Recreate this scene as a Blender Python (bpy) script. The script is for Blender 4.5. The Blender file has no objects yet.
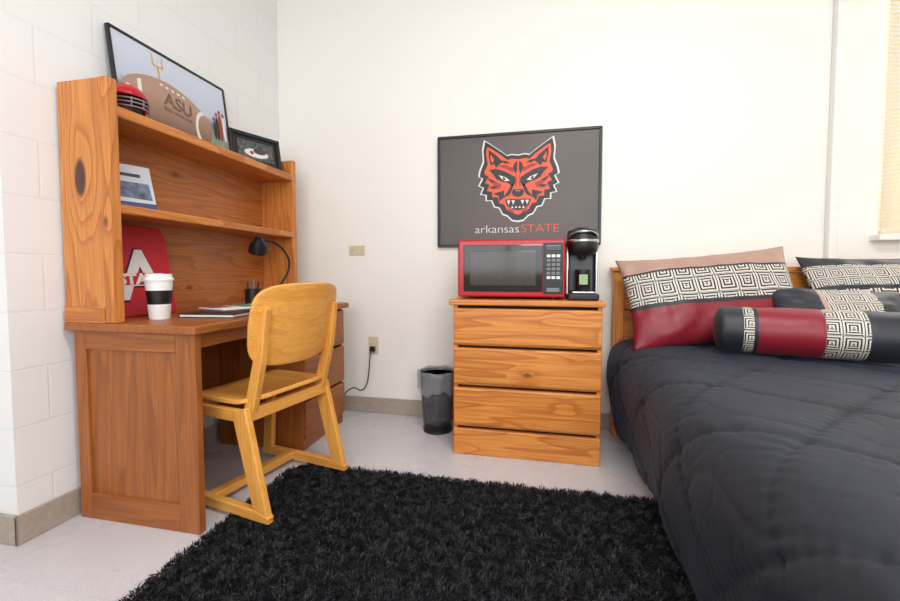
import bpy, bmesh, math, random
import numpy as np
from mathutils import Vector, Matrix, Euler, noise
random.seed(3); np.random.seed(3)
sc = bpy.context.scene
COL = sc.collection
try:
    sc.view_settings.view_transform = 'Standard'
except Exception: pass

# ---------------------------------------------------------------- materials
def srgb(r, g, b):
    def f(c):
        c /= 255.0
        return c/12.92 if c <= .04045 else ((c+.055)/1.055)**2.4
    return (f(r), f(g), f(b), 1)

class NT:
    def __init__(s, name):
        s.m = bpy.data.materials.new(name); s.m.use_nodes = True
        s.t = s.m.node_tree; s.b = s.t.nodes['Principled BSDF']
    def n(s, typ, **kw):
        nd = s.t.nodes.new(typ)
        for k, v in kw.items(): setattr(nd, k, v)
        return nd
    def l(s, a, b): s.t.links.new(a, b)
    def math(s, op, a, b=None, c=None):
        nd = s.n('ShaderNodeMath', operation=op)
        for i, v in enumerate((a, b, c)):
            if v is None: continue
            if isinstance(v, (int, float)): nd.inputs[i].default_value = v
            else: s.l(v, nd.inputs[i])
        return nd.outputs[0]
    def ramp(s, fac, stops):
        nd = s.n('ShaderNodeValToRGB'); e = nd.color_ramp.elements
        while len(e) < len(stops): e.new(.5)
        for i, (p, c) in enumerate(stops):
            e[i].position = p; e[i].color = c
        s.l(fac, nd.inputs[0]); return nd.outputs[0]
    def mix(s, f, a, b, blend='MIX'):
        nd = s.n('ShaderNodeMix', data_type='RGBA', blend_type=blend)
        if isinstance(f, (int, float)): nd.inputs[0].default_value = f
        else: s.l(f, nd.inputs[0])
        for idx, v in ((6, a), (7, b)):
            if isinstance(v, tuple): nd.inputs[idx].default_value = v
            else: s.l(v, nd.inputs[idx])
        return nd.outputs[2]
    def bump(s, h, strength=.2, dist=.01):
        nd = s.n('ShaderNodeBump'); nd.inputs['Strength'].default_value = strength
        nd.inputs['Distance'].default_value = dist
        s.l(h, nd.inputs['Height']); s.l(nd.outputs[0], s.b.inputs['Normal'])
    def noise(s, vec, scale, detail=3, rough=.5):
        nd = s.n('ShaderNodeTexNoise'); nd.inputs['Scale'].default_value = scale
        nd.inputs['Detail'].default_value = detail; nd.inputs['Roughness'].default_value = rough
        if vec is not None: s.l(vec, nd.inputs['Vector'])
        return nd.outputs[0]

def plain(name, col, rough=.5, metal=0, nscale=40, namt=.06, bump=0, **kw):
    t = NT(name)
    tc = t.n('ShaderNodeTexCoord').outputs['Object']
    nf = t.noise(tc, nscale, 3)
    d = tuple(c*(1-namt*2) for c in col[:3])+(1,)
    h = tuple(min(1, c*(1+namt)) for c in col[:3])+(1,)
    t.l(t.ramp(nf, [(.3, d), (.7, h)]), t.b.inputs['Base Color'])
    t.b.inputs['Roughness'].default_value = rough
    t.b.inputs['Metallic'].default_value = metal
    for k, v in kw.items(): t.b.inputs[k].default_value = v
    if bump: t.bump(nf, bump, .005)
    return t.m

def wood(name, light, dark, axis='X', rough=.42, knots=True, knot=None, rings=13.0, along=.5, ringamt=.8, knotcol=(74, 34, 14)):
    t = NT(name)
    tc = t.n('ShaderNodeTexCoord').outputs['Object']
    oi = t.n('ShaderNodeObjectInfo').outputs['Random']
    off = t.n('ShaderNodeCombineXYZ')
    r = t.math('MULTIPLY', oi, 7.0)
    for i in range(3): t.l(r, off.inputs[i])
    add = t.n('ShaderNodeVectorMath', operation='ADD'); t.l(tc, add.inputs[0]); t.l(off.outputs[0], add.inputs[1])
    mp = t.n('ShaderNodeMapping'); t.l(add.outputs[0], mp.inputs['Vector'])
    s = [6.0, 6.0, 6.0]; s['XYZ'.index(axis)] = along
    mp.inputs['Scale'].default_value = s
    vec = mp.outputs[0]
    base = t.noise(vec, 1.0, 2, .45)
    kn = None
    if knots:
        mk = t.n('ShaderNodeMapping'); t.l(add.outputs[0], mk.inputs['Vector'])
        ks = [6.0, 6.0, 6.0]; ks['XYZ'.index(axis)] = 3.2
        mk.inputs['Scale'].default_value = ks
        vo = t.n('ShaderNodeTexVoronoi'); vo.inputs['Scale'].default_value = 1.0
        t.l(mk.outputs[0], vo.inputs['Vector'])
        kn = vo.outputs['Distance']
        infl = t.math('MULTIPLY', t.math('SUBTRACT', 1.0, t.math('MINIMUM', t.math('MULTIPLY', kn, 2.8), 1.0)), .08)
        base = t.math('ADD', base, infl)
    if knot:
        ds = t.n('ShaderNodeVectorMath', operation='SUBTRACT'); t.l(tc, ds.inputs[0]); ds.inputs[1].default_value = knot[0]
        ms = t.n('ShaderNodeVectorMath', operation='MULTIPLY'); t.l(ds.outputs[0], ms.inputs[0]); ms.inputs[1].default_value = knot[1]
        ln = t.n('ShaderNodeVectorMath', operation='LENGTH'); t.l(ms.outputs[0], ln.inputs[0])
        kd = ln.outputs['Value']
        base = t.math('ADD', base, t.math('MULTIPLY', t.math('SUBTRACT', 1.0, t.math('MINIMUM', t.math('MULTIPLY', kd, .3), 1.0)), .2))
    rg_ = t.math('FRACT', t.math('MULTIPLY', base, rings))
    mid = tuple((a*.6+b*.4) for a, b in zip(light, dark))
    c = t.ramp(rg_, [(0, (0, 0, 0, 1)), (.6, (.3, .3, .3, 1)), (.9, (1, 1, 1, 1)), (1, (0, 0, 0, 1))])
    c = t.mix(t.math('MULTIPLY', c, ringamt), light, dark)
    mf = t.n('ShaderNodeMapping'); t.l(add.outputs[0], mf.inputs['Vector'])
    fs = [150.0]*3; fs['XYZ'.index(axis)] = 4.0
    mf.inputs['Scale'].default_value = fs
    fib = t.noise(mf.outputs[0], 1.0, 3)
    ff = t.ramp(fib, [(.35, (.75, .75, .75, 1)), (.6, (0, 0, 0, 1))])
    c = t.mix(t.math('MULTIPLY', ff, .7), c, dark)
    patch = t.noise(add.outputs[0], 3.0, 2)
    c = t.mix(t.math('MULTIPLY', patch, .25), c, mid)
    if kn is not None:
        kf = t.ramp(kn, [(.04, (1, 1, 1, 1)), (.10, (0, 0, 0, 1))])
        c = t.mix(t.math('MULTIPLY', kf, .8), c, srgb(*knotcol))
    if knot:
        kf = t.ramp(kd, [(.7, (1, 1, 1, 1)), (1.0, (0, 0, 0, 1))])
        c = t.mix(t.math('MULTIPLY', kf, .93), c, srgb(52, 28, 26))
    t.l(c, t.b.inputs['Base Color'])
    t.b.inputs['Roughness'].default_value = rough
    t.b.inputs['Coat Weight'].default_value = .12
    t.b.inputs['Coat Roughness'].default_value = .3
    t.bump(fib, .08, .002)
    return t.m

def woods(pref, light, dark, **kw):
    return {a: wood(pref+'_'+a, srgb(*light), srgb(*dark), a, **kw) for a in 'XYZ'}

W_DR = woods('pine_dresser', (230, 152, 70), (172, 90, 28))
W_HU = woods('pine_hutch', (216, 140, 66), (160, 84, 30))
W_HB = wood('pine_hutch_back', srgb(190, 116, 52), srgb(142, 76, 30), 'Y')
W_DK = woods('oak_desk', (172, 100, 42), (118, 62, 22), knots=False, ringamt=.6, rings=10)
W_CH = woods('maple_chair', (240, 176, 86), (212, 136, 54), knots=False, rings=6, ringamt=.5)
W_KNOT = wood('pine_hutch_knot', srgb(220, 146, 72), srgb(166, 90, 34), 'Z', knots=False, knot=((-.012, 0, .09), (34, 0, 12.5)))

def wall_mat(name, col, bricks=False):
    t = NT(name)
    tc = t.n('ShaderNodeTexCoord').outputs['Object']
    nf = t.noise(tc, 90, 4)
    big = t.noise(tc, 1.3, 2)
    d = tuple(c*.96 for c in col[:3])+(1,)
    c = t.mix(big, col, d)
    t.b.inputs['Roughness'].default_value = .55
    if bricks:
        sp = t.n('ShaderNodeSeparateXYZ'); t.l(tc, sp.inputs[0])
        cb = t.n('ShaderNodeCombineXYZ'); t.l(t.math('ADD', sp.outputs[1], sp.outputs[0]), cb.inputs[0]); t.l(sp.outputs[2], cb.inputs[1])
        br = t.n('ShaderNodeTexBrick'); t.l(cb.outputs[0], br.inputs['Vector'])
        br.inputs['Scale'].default_value = 1; br.inputs['Brick Width'].default_value = .406
        br.inputs['Row Height'].default_value = .203; br.inputs['Mortar Size'].default_value = .005
        br.inputs['Mortar Smooth'].default_value = .7
        f = br.outputs['Fac']
        c = t.mix(t.math('MULTIPLY', f, .13), c, tuple(v*.6 for v in col[:3])+(1,))
        h = t.math('ADD', t.math('MULTIPLY', f, -1.0), t.math('MULTIPLY', nf, .25))
        t.bump(h, .22, .004)
    else:
        t.bump(nf, .08, .003)
    t.l(c, t.b.inputs['Base Color'])
    return t.m

M_WALL = wall_mat('painted_plaster', srgb(243, 240, 232))
M_CMU = wall_mat('painted_block', srgb(237, 236, 236), True)
M_CEIL = wall_mat('ceiling_paint', srgb(245, 243, 240))
M_BASE = plain('rubber_baseboard', srgb(170, 156, 144), .5)
M_TRIM = plain('painted_trim', srgb(240, 238, 232), .4, namt=.02)

def floor_mat():
    t = NT('vinyl_floor')
    tc = t.n('ShaderNodeTexCoord').outputs['Object']
    n1 = t.noise(tc, 260, 3, .7); n2 = t.noise(tc, 3, 3)
    c = t.ramp(n1, [(.33, srgb(178, 174, 180)), (.5, srgb(208, 205, 209)), (.7, srgb(224, 222, 226))])
    c = t.mix(t.math('MULTIPLY', n2, .3), c, srgb(190, 186, 192))
    sp = t.n('ShaderNodeSeparateXYZ'); t.l(tc, sp.inputs[0])
    ms = []
    for i in (0, 1):
        fr = t.math('ABSOLUTE', t.math('SUBTRACT', t.math('FRACT', t.math('DIVIDE', sp.outputs[i], .305)), .5))
        ms.append(t.math('GREATER_THAN', fr, .4965))
    g = t.math('MAXIMUM', ms[0], ms[1])
    c = t.mix(t.math('MULTIPLY', g, .18), c, srgb(130, 125, 125))
    t.l(c, t.b.inputs['Base Color'])
    t.l(t.math('ADD', t.math('MULTIPLY', n2, .15), .2), t.b.inputs['Roughness'])
    t.bump(n1, .04, .002)
    return t.m
M_FLOOR = floor_mat()

M_BLACK = plain('black_plastic', srgb(22, 22, 24), .35)
M_BLKGL = plain('black_glass', srgb(10, 10, 12), .08)
M_RED = plain('red_enamel', srgb(180, 16, 30), .22, namt=.02)
M_REDF = plain('red_fabric_print', srgb(190, 20, 40), .5)
M_WHITE = plain('white_paper', srgb(238, 238, 236), .6, namt=.02)
M_GREY = plain('grey_plastic', srgb(120, 122, 126), .4)
M_DGREY = plain('dark_grey_plastic', srgb(64, 66, 70), .35)
M_STEEL = plain('steel', srgb(190, 190, 192), .25, metal=1)
M_IVORY = plain('ivory_plastic', srgb(214, 200, 172), .4)
M_DARK = plain('dark_gap', srgb(30, 20, 14), .8)
M_POSTER = plain('poster_paper', srgb(88, 80, 76), .4, namt=.03, nscale=4)
M_WOLFR = plain('ink_orange_red', srgb(232, 84, 42), .4, namt=.05)
M_WOLFD = plain('ink_dark_red', srgb(160, 42, 26), .4, namt=.03)
M_INKB = plain('ink_black', srgb(20, 17, 17), .4)
M_INKW = plain('ink_white', srgb(225, 222, 218), .4, namt=.02)

# ---------------------------------------------------------------- geometry helpers
def link(o, parent=None):
    COL.objects.link(o)
    if parent: o.parent = parent
    return o
def empty(name, loc=(0, 0, 0), rot=(0, 0, 0)):
    o = bpy.data.objects.new(name, None); o.location = loc; o.rotation_euler = rot
    o.empty_display_size = .1
    return link(o)
def mesh(name, verts, faces, mats, parent=None, smooth=False, loc=(0, 0, 0), rot=(0, 0, 0), mi=None):
    me = bpy.data.meshes.new(name); me.from_pydata([tuple(v) for v in verts], [], faces)
    if not isinstance(mats, (list, tuple)): mats = [mats]
    for m in mats: me.materials.append(m)
    if mi is not None: me.polygons.foreach_set('material_index', mi)
    if smooth: me.polygons.foreach_set('use_smooth', [True]*len(me.polygons))
    bm = bmesh.new(); bm.from_mesh(me); bmesh.ops.recalc_face_normals(bm, faces=bm.faces); bm.to_mesh(me); bm.free()
    me.update()
    o = bpy.data.objects.new(name, me); o.location = loc; o.rotation_euler = rot
    return link(o, parent)
def box(name, x0, x1, y0, y1, z0, z1, mat, parent=None, bevel=.003, rot=(0, 0, 0), seg=2, atorigin=False):
    cx, cy, cz = (0, 0, 0) if atorigin else ((x0+x1)/2, (y0+y1)/2, (z0+z1)/2)
    vs = [(x-cx, y-cy, z-cz) for x in (x0, x1) for y in (y0, y1) for z in (z0, z1)]
    fs = [(0, 1, 3, 2), (4, 6, 7, 5), (0, 4, 5, 1), (2, 3, 7, 6), (0, 2, 6, 4), (1, 5, 7, 3)]
    o = mesh(name, vs, fs, mat, parent, loc=(cx, cy, cz), rot=rot)
    if bevel:
        b = o.modifiers.new('b', 'BEVEL'); b.width = bevel; b.segments = seg; b.limit_method = 'ANGLE'
    return o
def lathe(name, prof, mat, parent=None, seg=40, loc=(0, 0, 0), rot=(0, 0, 0), scale=None):
    vs = []; fs = []
    for r, z in prof:
        for i in range(seg):
            a = 2*math.pi*i/seg; vs.append((r*math.cos(a), r*math.sin(a), z))
    for j in range(len(prof)-1):
        for i in range(seg):
            k = (i+1) % seg
            fs.append((j*seg+i, j*seg+k, (j+1)*seg+k, (j+1)*seg+i))
    if prof[0][0] > 1e-6: fs.append(tuple(range(seg))[::-1])
    if prof[-1][0] > 1e-6: fs.append(tuple((len(prof)-1)*seg+i for i in range(seg)))
    o = mesh(name, vs, fs, mat, parent, smooth=True, loc=loc, rot=rot)
    if scale: o.scale = scale
    m = o.modifiers.new('e', 'EDGE_SPLIT'); m.split_angle = math.radians(40)
    return o
def prism(name, pts, y0, y1, mat, parent=None, bevel=.004, smooth=False):
    n = len(pts)
    vs = [(x, y0, z) for x, z in pts]+[(x, y1, z) for x, z in pts]
    fs = [tuple(range(n)), tuple(range(n, 2*n))[::-1]]+[(i, (i+1) % n, n+(i+1) % n, n+i) for i in range(n)]
    o = mesh(name, vs, fs, mat, parent)
    if bevel:
        b = o.modifiers.new('b', 'BEVEL'); b.width = bevel; b.segments = 3; b.limit_method = 'ANGLE'; b.angle_limit = math.radians(35)
    return o
def flat(name, pts, z, mat, parent, th=.0006):
    bm = bmesh.new()
    vv = [bm.verts.new((x, y, z)) for x, y in pts]
    f = bm.faces.new(vv); f.normal_update()
    if f.normal.z < 0: f.normal_flip()
    bmesh.ops.triangulate(bm, faces=[f])
    me = bpy.data.meshes.new(name); bm.to_mesh(me); bm.free(); me.materials.append(mat)
    return link(bpy.data.objects.new(name, me), parent)
def tube(name, pts, r, mat, parent=None, cyclic=False, smooth=True):
    cu = bpy.data.curves.new(name, 'CURVE'); cu.dimensions = '3D'; cu.bevel_depth = r; cu.bevel_resolution = 3
    sp = cu.splines.new('NURBS' if smooth else 'POLY'); sp.points.add(len(pts)-1)
    for p, q in zip(sp.points, pts): p.co = (*q, 1)
    if smooth: sp.use_endpoint_u = True; sp.order_u = 3
    sp.use_cyclic_u = cyclic; cu.use_fill_caps = True; cu.materials.append(mat)
    tmp = bpy.data.objects.new(name+'_t', cu); COL.objects.link(tmp)
    dg = bpy.context.evaluated_depsgraph_get(); dg.update()
    me = bpy.data.meshes.new_from_object(tmp.evaluated_get(dg)); me.name = name
    bpy.data.objects.remove(tmp)
    if not me.materials: me.materials.append(mat)
    return link(bpy.data.objects.new(name, me), parent)
def text(name, body, size, loc, rot, mat, parent=None, sx=1, bold=0, align='CENTER', shear=0):
    cu = bpy.data.curves.new(name, 'FONT'); cu.body = body; cu.size = size; cu.align_x = align; cu.offset = bold; cu.shear = shear
    cu.extrude = .0003
    tmp = bpy.data.objects.new(name+'_t', cu); COL.objects.link(tmp)
    dg = bpy.context.evaluated_depsgraph_get(); dg.update()
    me = bpy.data.meshes.new_from_object(tmp.evaluated_get(dg)); bpy.data.objects.remove(tmp)
    me.materials.clear(); me.materials.append(mat)
    o = bpy.data.objects.new(name, me); o.location = loc; o.rotation_euler = rot; o.scale = (sx, 1, 1)
    return link(o, parent)

# ---------------------------------------------------------------- room
XL, YB, XR, YF, H = -1.765, 2.58, 2.75, -1.8, 3.05
YC = 1.045
XE = -2.8
box('floor', XE, XR, YF, YB, -.1, 0, M_FLOOR, bevel=0, atorigin=True)
box('ceiling', XE, XR, YF, YB, H, H+.1, M_CEIL, bevel=0, atorigin=True)
box('wall_left', XE-.12, XL, YC, YB, 0, H, M_CMU, bevel=0, atorigin=True)
box('wall_entry', XE-.12, XE, YF, YC, 0, H, M_WALL, bevel=0, atorigin=True)
WX0, WX1, WZ0, WZ1 = 1.76, 2.6, 1.15, 2.8
wb = empty('wall_back')
box('wall_back_main', XE, WX0, YB, YB+.15, 0, H, M_WALL, wb, 0, atorigin=True)
box('wall_back_below', WX0, WX1, YB, YB+.15, 0, WZ0, M_WALL, wb, 0, atorigin=True)
box('wall_back_above', WX0, WX1, YB, YB+.15, WZ1, H, M_WALL, wb, 0, atorigin=True)
box('wall_back_side', WX1, XR, YB, YB+.15, 0, H, M_WALL, wb, 0, atorigin=True)
box('wall_right', XR, XR+.12, YF, YB, 0, H, M_WALL, bevel=0, atorigin=True)
FX0, FX1, FZ0, FZ1 = -1.5, 2.3, .9, 2.8
wf = empty('wall_front')
box('front_a', XE, FX0, YF-.12, YF, 0, H, M_WALL, wf, 0, atorigin=True)
box('front_b', FX1, XR, YF-.12, YF, 0, H, M_WALL, wf, 0, atorigin=True)
box('front_c', FX0, FX1, YF-.12, YF, 0, FZ0, M_WALL, wf, 0, atorigin=True)
box('front_d', FX0, FX1, YF-.12, YF, FZ1, H, M_WALL, wf, 0, atorigin=True)
w2 = empty('added_window')  # unseen window behind the camera, added to let fill light in
for i, x in enumerate((FX0, -.25, 1.05, FX1-.05)):
    box('added_mullion_%d' % i, x, x+.05, YF-.1, YF-.04, FZ0, FZ1, M_TRIM, w2)
box('added_rail_0', FX0, FX1, YF-.1, YF-.04, FZ0, FZ0+.05, M_TRIM, w2)
box('added_rail_1', FX0, FX1, YF-.1, YF-.04, FZ1-.05, FZ1, M_TRIM, w2)
w1 = empty('window_1')
box('frame_left', WX0, WX0+.04, YB+.08, YB+.13, WZ0, WZ1, M_TRIM, w1)
box('frame_right', WX1-.04, WX1, YB+.08, YB+.13, WZ0, WZ1, M_TRIM, w1)
box('frame_bottom', WX0, WX1, YB+.08, YB+.13, WZ0, WZ0+.04, M_TRIM, w1)
box('frame_top', WX0, WX1, YB+.08, YB+.13, WZ1-.04, WZ1, M_TRIM, w1)
box('sill', WX0-.06, WX1+.03, YB-.07, YB+.08, WZ0-.035, WZ0-.005, M_TRIM, w1)
M_BLIND = plain('blind_slat', srgb(222, 208, 184), .5, namt=.02)
bl = empty('window_blinds')
z = WZ0+.03
vs = []; fs = []
BXa, BXb, BYc = WX0-.035, WX1+.03, YB-.03
while z < WZ1+.02:
    a = math.radians(66)
    dy, dz = .0125*math.cos(a), .0125*math.sin(a)
    k = len(vs)
    vs += [(BXa, BYc-dy, z-dz), (BXb, BYc-dy, z-dz), (BXb, BYc+dy, z+dz), (BXa, BYc+dy, z+dz)]
    fs.append((k, k+1, k+2, k+3)); z += .0215
mesh('slats', vs, fs, M_BLIND, bl)
box('head_rail', BXa, BXb, BYc-.02, BYc+.025, WZ1+.02, WZ1+.055, M_BLIND, bl)
box('bottom_rail', BXa, BXb, BYc-.01, BYc+.01, WZ0+.0, WZ0+.018, M_BLIND, bl)
tube('wand', [(BXa+.06, BYc-.03, WZ1+.02), (BXa+.06, BYc-.03, 1.75)], .004, M_TRIM, bl, smooth=False)
box('trim_1', 1.495, 1.535, YB-.045, YB, 0, H, M_TRIM, None, .008)
box('baseboard_back', XL, XR, YB-.012, YB, 0, .105, M_BASE, None, .004)
box('baseboard_left', XL, XL+.012, YC-.012, YB, 0, .105, M_BASE, None, .004)
box('baseboard_return', XE, XL+.012, YC-.012, YC, 0, .105, M_BASE, None, .004)

# ---------------------------------------------------------------- desk
dk = empty('desk')
DX0, DX1, DY0, DY1, DZ = -1.75, -1.17, 1.20, 2.39, .762
box('top', DX0, DX1+.005, DY0, DY1, DZ-.032, DZ, W_DK['Y'], dk, .006, seg=3)
def end_panel(pref, y0, y1, mat):
    x0, x1, zt = DX0+.02, DX1-.015, DZ-.032
    box(pref+'_stile_back', x0, x0+.055, y0, y1, 0, zt, mat['Z'], dk)
    box(pref+'_stile_front', x1-.085, x1, y0, y1, 0, zt, mat['Z'], dk)
    box(pref+'_rail_top', x0+.055, x1-.085, y0, y1, zt-.07, zt, mat['X'], dk)
    box(pref+'_rail_bottom', x0+.055, x1-.085, y0, y1, .0, .10, mat['X'], dk)
    box(pref+'_panel', x0+.053, x1-.083, y0+.010, y1-.004, .098, zt-.068, mat['Z'], dk, 0)
end_panel('near', DY0+.02, DY0+.048, W_DK)
PY0, PY1 = 1.92, DY1-.02
box('pedestal_side_a', DX0+.03, DX1-.035, PY0, PY0+.02, 0, DZ-.032, W_DK['Z'], dk)
box('pedestal_side_b', DX0+.03, DX1-.035, PY1-.02, PY1, 0, DZ-.032, W_DK['Z'], dk)
box('pedestal_body', DX0+.05, DX1-.05, PY0+.02, PY1-.02, .03, DZ-.04, M_DARK, dk, 0)
zz = [.06, .27, .50, .725]
for i in range(3):
    box('drawer_%d' % (i+1), DX1-.05, DX1-.018, PY0+.004, PY1-.004, zz[i]+.006, zz[i+1]-.008, W_DK['Y'], dk, .007, seg=3)
box('plinth', DX1-.09, DX1-.04, PY0+.01, PY1-.01, 0, .06, W_DK['Y'], dk)
box('modesty_panel', DX0+.02, DX0+.04, DY0+.05, PY0, .25, DZ-.032, W_DK['Y'], dk, 0)
box('front_rail', DX1-.06, DX1-.04, DY0+.05, PY0, DZ-.09, DZ-.032, W_DK['Y'], dk)

# ---------------------------------------------------------------- hutch
hu = empty('desk_hutch')
HX0, HX1, HZ = -1.75, -1.515, 1.655
HY0, HY1 = DY0+.01, DY1-.01
box('side_near', HX0, HX1-.02, HY0, HY0+.03, DZ, HZ, W_KNOT, hu, .004)
box('post_near', HX1-.045, HX1, HY0-.004, HY0+.036, DZ, HZ, W_HU['Z'], hu, .005)
box('foot_rail_near', HX0-.0, HX1-.045, HY0-.006, HY0, DZ, DZ+.06, W_HU['X'], hu, .004)
box('side_far', HX0, HX1-.02, HY1-.03, HY1, DZ, HZ, W_HU['Z'], hu, .004)
box('post_far', HX1-.045, HX1, HY1-.036, HY1, DZ, HZ, W_HU['Z'], hu, .005)
S1, S2 = 1.565, 1.205
box('shelf_top', HX0+.005, HX1-.002, HY0+.034, HY1-.034, S1-.04, S1, W_HU['Y'], hu, .006)
box('shelf_mid', HX0+.005, HX1-.002, HY0+.034, HY1-.034, S2-.035, S2, W_HU['Y'], hu, .006)
box('back_upper', HX0, HX0+.012, HY0+.03, HY1-.03, S2, S1-.04, W_HB, hu, 0)
box('back_lower', HX0, HX0+.012, HY0+.03, HY1-.03, DZ, S2-.035, W_HB, hu, 0)

# ---------------------------------------------------------------- football print
fp = empty('framed_football_print', (-1.690, 1.715, S1+.002), (math.radians(82.5), 0, math.radians(90)))
pw, ph = .63, .41
M_SKY = NT('print_photo')
tc = M_SKY.n('ShaderNodeTexCoord').outputs['Object']
sp = M_SKY.n('ShaderNodeSeparateXYZ'); M_SKY.l(tc, sp.inputs[0])
nn = M_SKY.noise(tc, 45, 4, .7)
hh = M_SKY.math('ADD', sp.outputs[1], M_SKY.math('MULTIPLY', M_SKY.math('SUBTRACT', nn, .5), .09))
cc = M_SKY.ramp(M_SKY.math('DIVIDE', hh, ph), [(.0, srgb(92, 116, 84)), (.30, srgb(140, 150, 140)), (.40, srgb(84, 98, 120)), (.52, srgb(186, 196, 212)), (1.0, srgb(206, 214, 230))])
M_SKY.l(cc, M_SKY.b.inputs['Base Color']); M_SKY.b.inputs['Roughness'].default_value = .3
box('backing', -pw/2, pw/2, 0, ph, -.008, 0, M_BLACK, fp, 0)
flat('photo', [(-pw/2, 0), (pw/2, 0), (pw/2, ph), (-pw/2, ph)], .001, M_SKY.m, fp)
for n_, a in (('l', (-pw/2-.006, -pw/2+.006, 0, ph)), ('r', (pw/2-.006, pw/2+.006, 0, ph)), ('t', (-pw/2, pw/2, ph-.008, ph+.004)), ('b', (-pw/2, pw/2, 0, .008))):
    box('frame_'+n_, a[0], a[1], a[2], a[3], -.009, .006, M_BLACK, fp, .001)
def ballmat(name, c1, c2):
    t = NT(name); tc = t.n('ShaderNodeTexCoord').outputs['Object']
    sp = t.n('ShaderNodeSeparateXYZ'); t.l(tc, sp.inputs[0])
    nf = t.noise(tc, 240, 2)
    c = t.ramp(t.math('DIVIDE', sp.outputs[1], ph), [(.15, c2), (.5, c1)])
    c = t.mix(t.math('MULTIPLY', nf, .4), c, c2)
    t.l(c, t.b.inputs['Base Color']); t.b.inputs['Roughness'].default_value = .35
    return t.m
M_BALL = ballmat('football_leather_print', srgb(184, 150, 128), srgb(118, 86, 70))
M_BALLD = plain('football_letter_print', srgb(112, 84, 72), .45, nscale=60, namt=.1)  # ink of the lettering printed on the ball
def ell(cx, cy, a, b, ang, n=40, p=2.0):
    r = []
    for i in range(n):
        t = 2*math.pi*i/n
        c, s_ = math.cos(t), math.sin(t)
        x = a*abs(c)**(2/p)*(1 if c > 0 else -1); y = b*abs(s_)**(2/p)*(1 if s_ > 0 else -1)
        r.append((cx+x*math.cos(ang)-y*math.sin(ang), cy+x*math.sin(ang)+y*math.cos(ang)))
    return r
flat('ball', ell(-.05, .15, .245, .13, -.10, p=1.8), .0022, M_BALL, fp)
flat('ball_tip', ell(.125, .13, .04, .085, -.12), .0026, M_INKW, fp)
flat('ball_tip_in', ell(.145, .128, .045, .075, -.12), .003, M_BALL, fp)
text('ball_print', 'ASU', .085, (-.01, .165, .0032), (0, 0, -.10), M_BALLD, fp, bold=.002)
text('ball_print_b', 'RED WOLVES', .026, (-.015, .135, .0032), (0, 0, -.10), M_BALLD, fp)
flat('stripe', [(-.215, .23), (-.195, .24), (-.20, .09), (-.22, .10)], .0032, M_INKW, fp)
for i in range(5): flat('lace_%d' % i, [(-.10+i*.03, .262-i*.003), (-.085+i*.03, .261-i*.003), (-.085+i*.03, .251-i*.003), (-.10+i*.03, .252-i*.003)], .0034, M_INKW, fp)
M_YEL = plain('ink_yellow', srgb(220, 170, 40), .4)
flat('post_v', [(-.10, .28), (-.094, .28), (-.094, .34), (-.10, .34)], .0032, M_YEL, fp)
flat('post_h', [(-.125, .335), (-.07, .335), (-.07, .341), (-.125, .341)], .0032, M_YEL, fp)
flat('post_l', [(-.125, .335), (-.121, .335), (-.121, .385), (-.125, .385)], .0032, M_YEL, fp)
flat('post_r', [(-.074, .335), (-.07, .335), (-.07, .385), (-.074, .385)], .0032, M_YEL, fp)
for i, (x, w_, h_, m_) in enumerate([(.235, .02, .13, M_INKB), (.258, .022, .15, M_WOLFD), (.283, .02, .14, M_INKW), (.215, .016, .10, M_INKB)]):
    flat('figure_%d' % i, ell(x, .10+h_/2, w_/2*1.1, h_/2, 0, 16), .0036+i*.0002, m_, fp)
    flat('head_%d' % i, ell(x, .11+h_, .008, .010, 0, 12), .0044, M_WOLFD, fp)

# small frame
sf = empty('picture_frame', (-1.625, 2.165, S1+.004), (math.radians(80), 0, math.radians(68)))
fw, fh = .31, .20
box('mat_board', -fw/2, fw/2, 0, fh, -.012, 0, M_BLACK, sf, .001)
for n_, a in (('l', (-fw/2, -fw/2+.022, 0, fh)), ('r', (fw/2-.022, fw/2, 0, fh)), ('t', (-fw/2, fw/2, fh-.022, fh)), ('b', (-fw/2, fw/2, 0, .022))):
    box('edge_'+n_, a[0], a[1], a[2], a[3], -.004, .010, M_BLACK, sf, .003)
flat('paper', [(-fw/2+.03, .03), (fw/2-.03, .03), (fw/2-.03, fh-.03), (-fw/2+.03, fh-.03)], .001, M_BLACK, sf)
flat('photo', [(-fw/2+.045, .045), (fw/2-.045, .045), (fw/2-.045, fh-.045), (-fw/2+.045, fh-.045)], .0014, plain('photo_grey', srgb(90, 94, 96), .3, nscale=60, namt=.4), sf)
flat('paper_car', ell(.0, .085, .075, .026, 0, 20), .0018, M_INKW, sf)
flat('paper_car_b', ell(.02, .10, .04, .018, 0, 20), .0020, M_DGREY, sf)
flat('paper_dot', ell(-.03, .085, .012, .010, 0, 20), .0022, M_WOLFD, sf)
box('stand', -.02, .02, .0, .15, -.06, -.055, M_BLACK, sf, .001, rot=(math.radians(-18), 0, 0))

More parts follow.
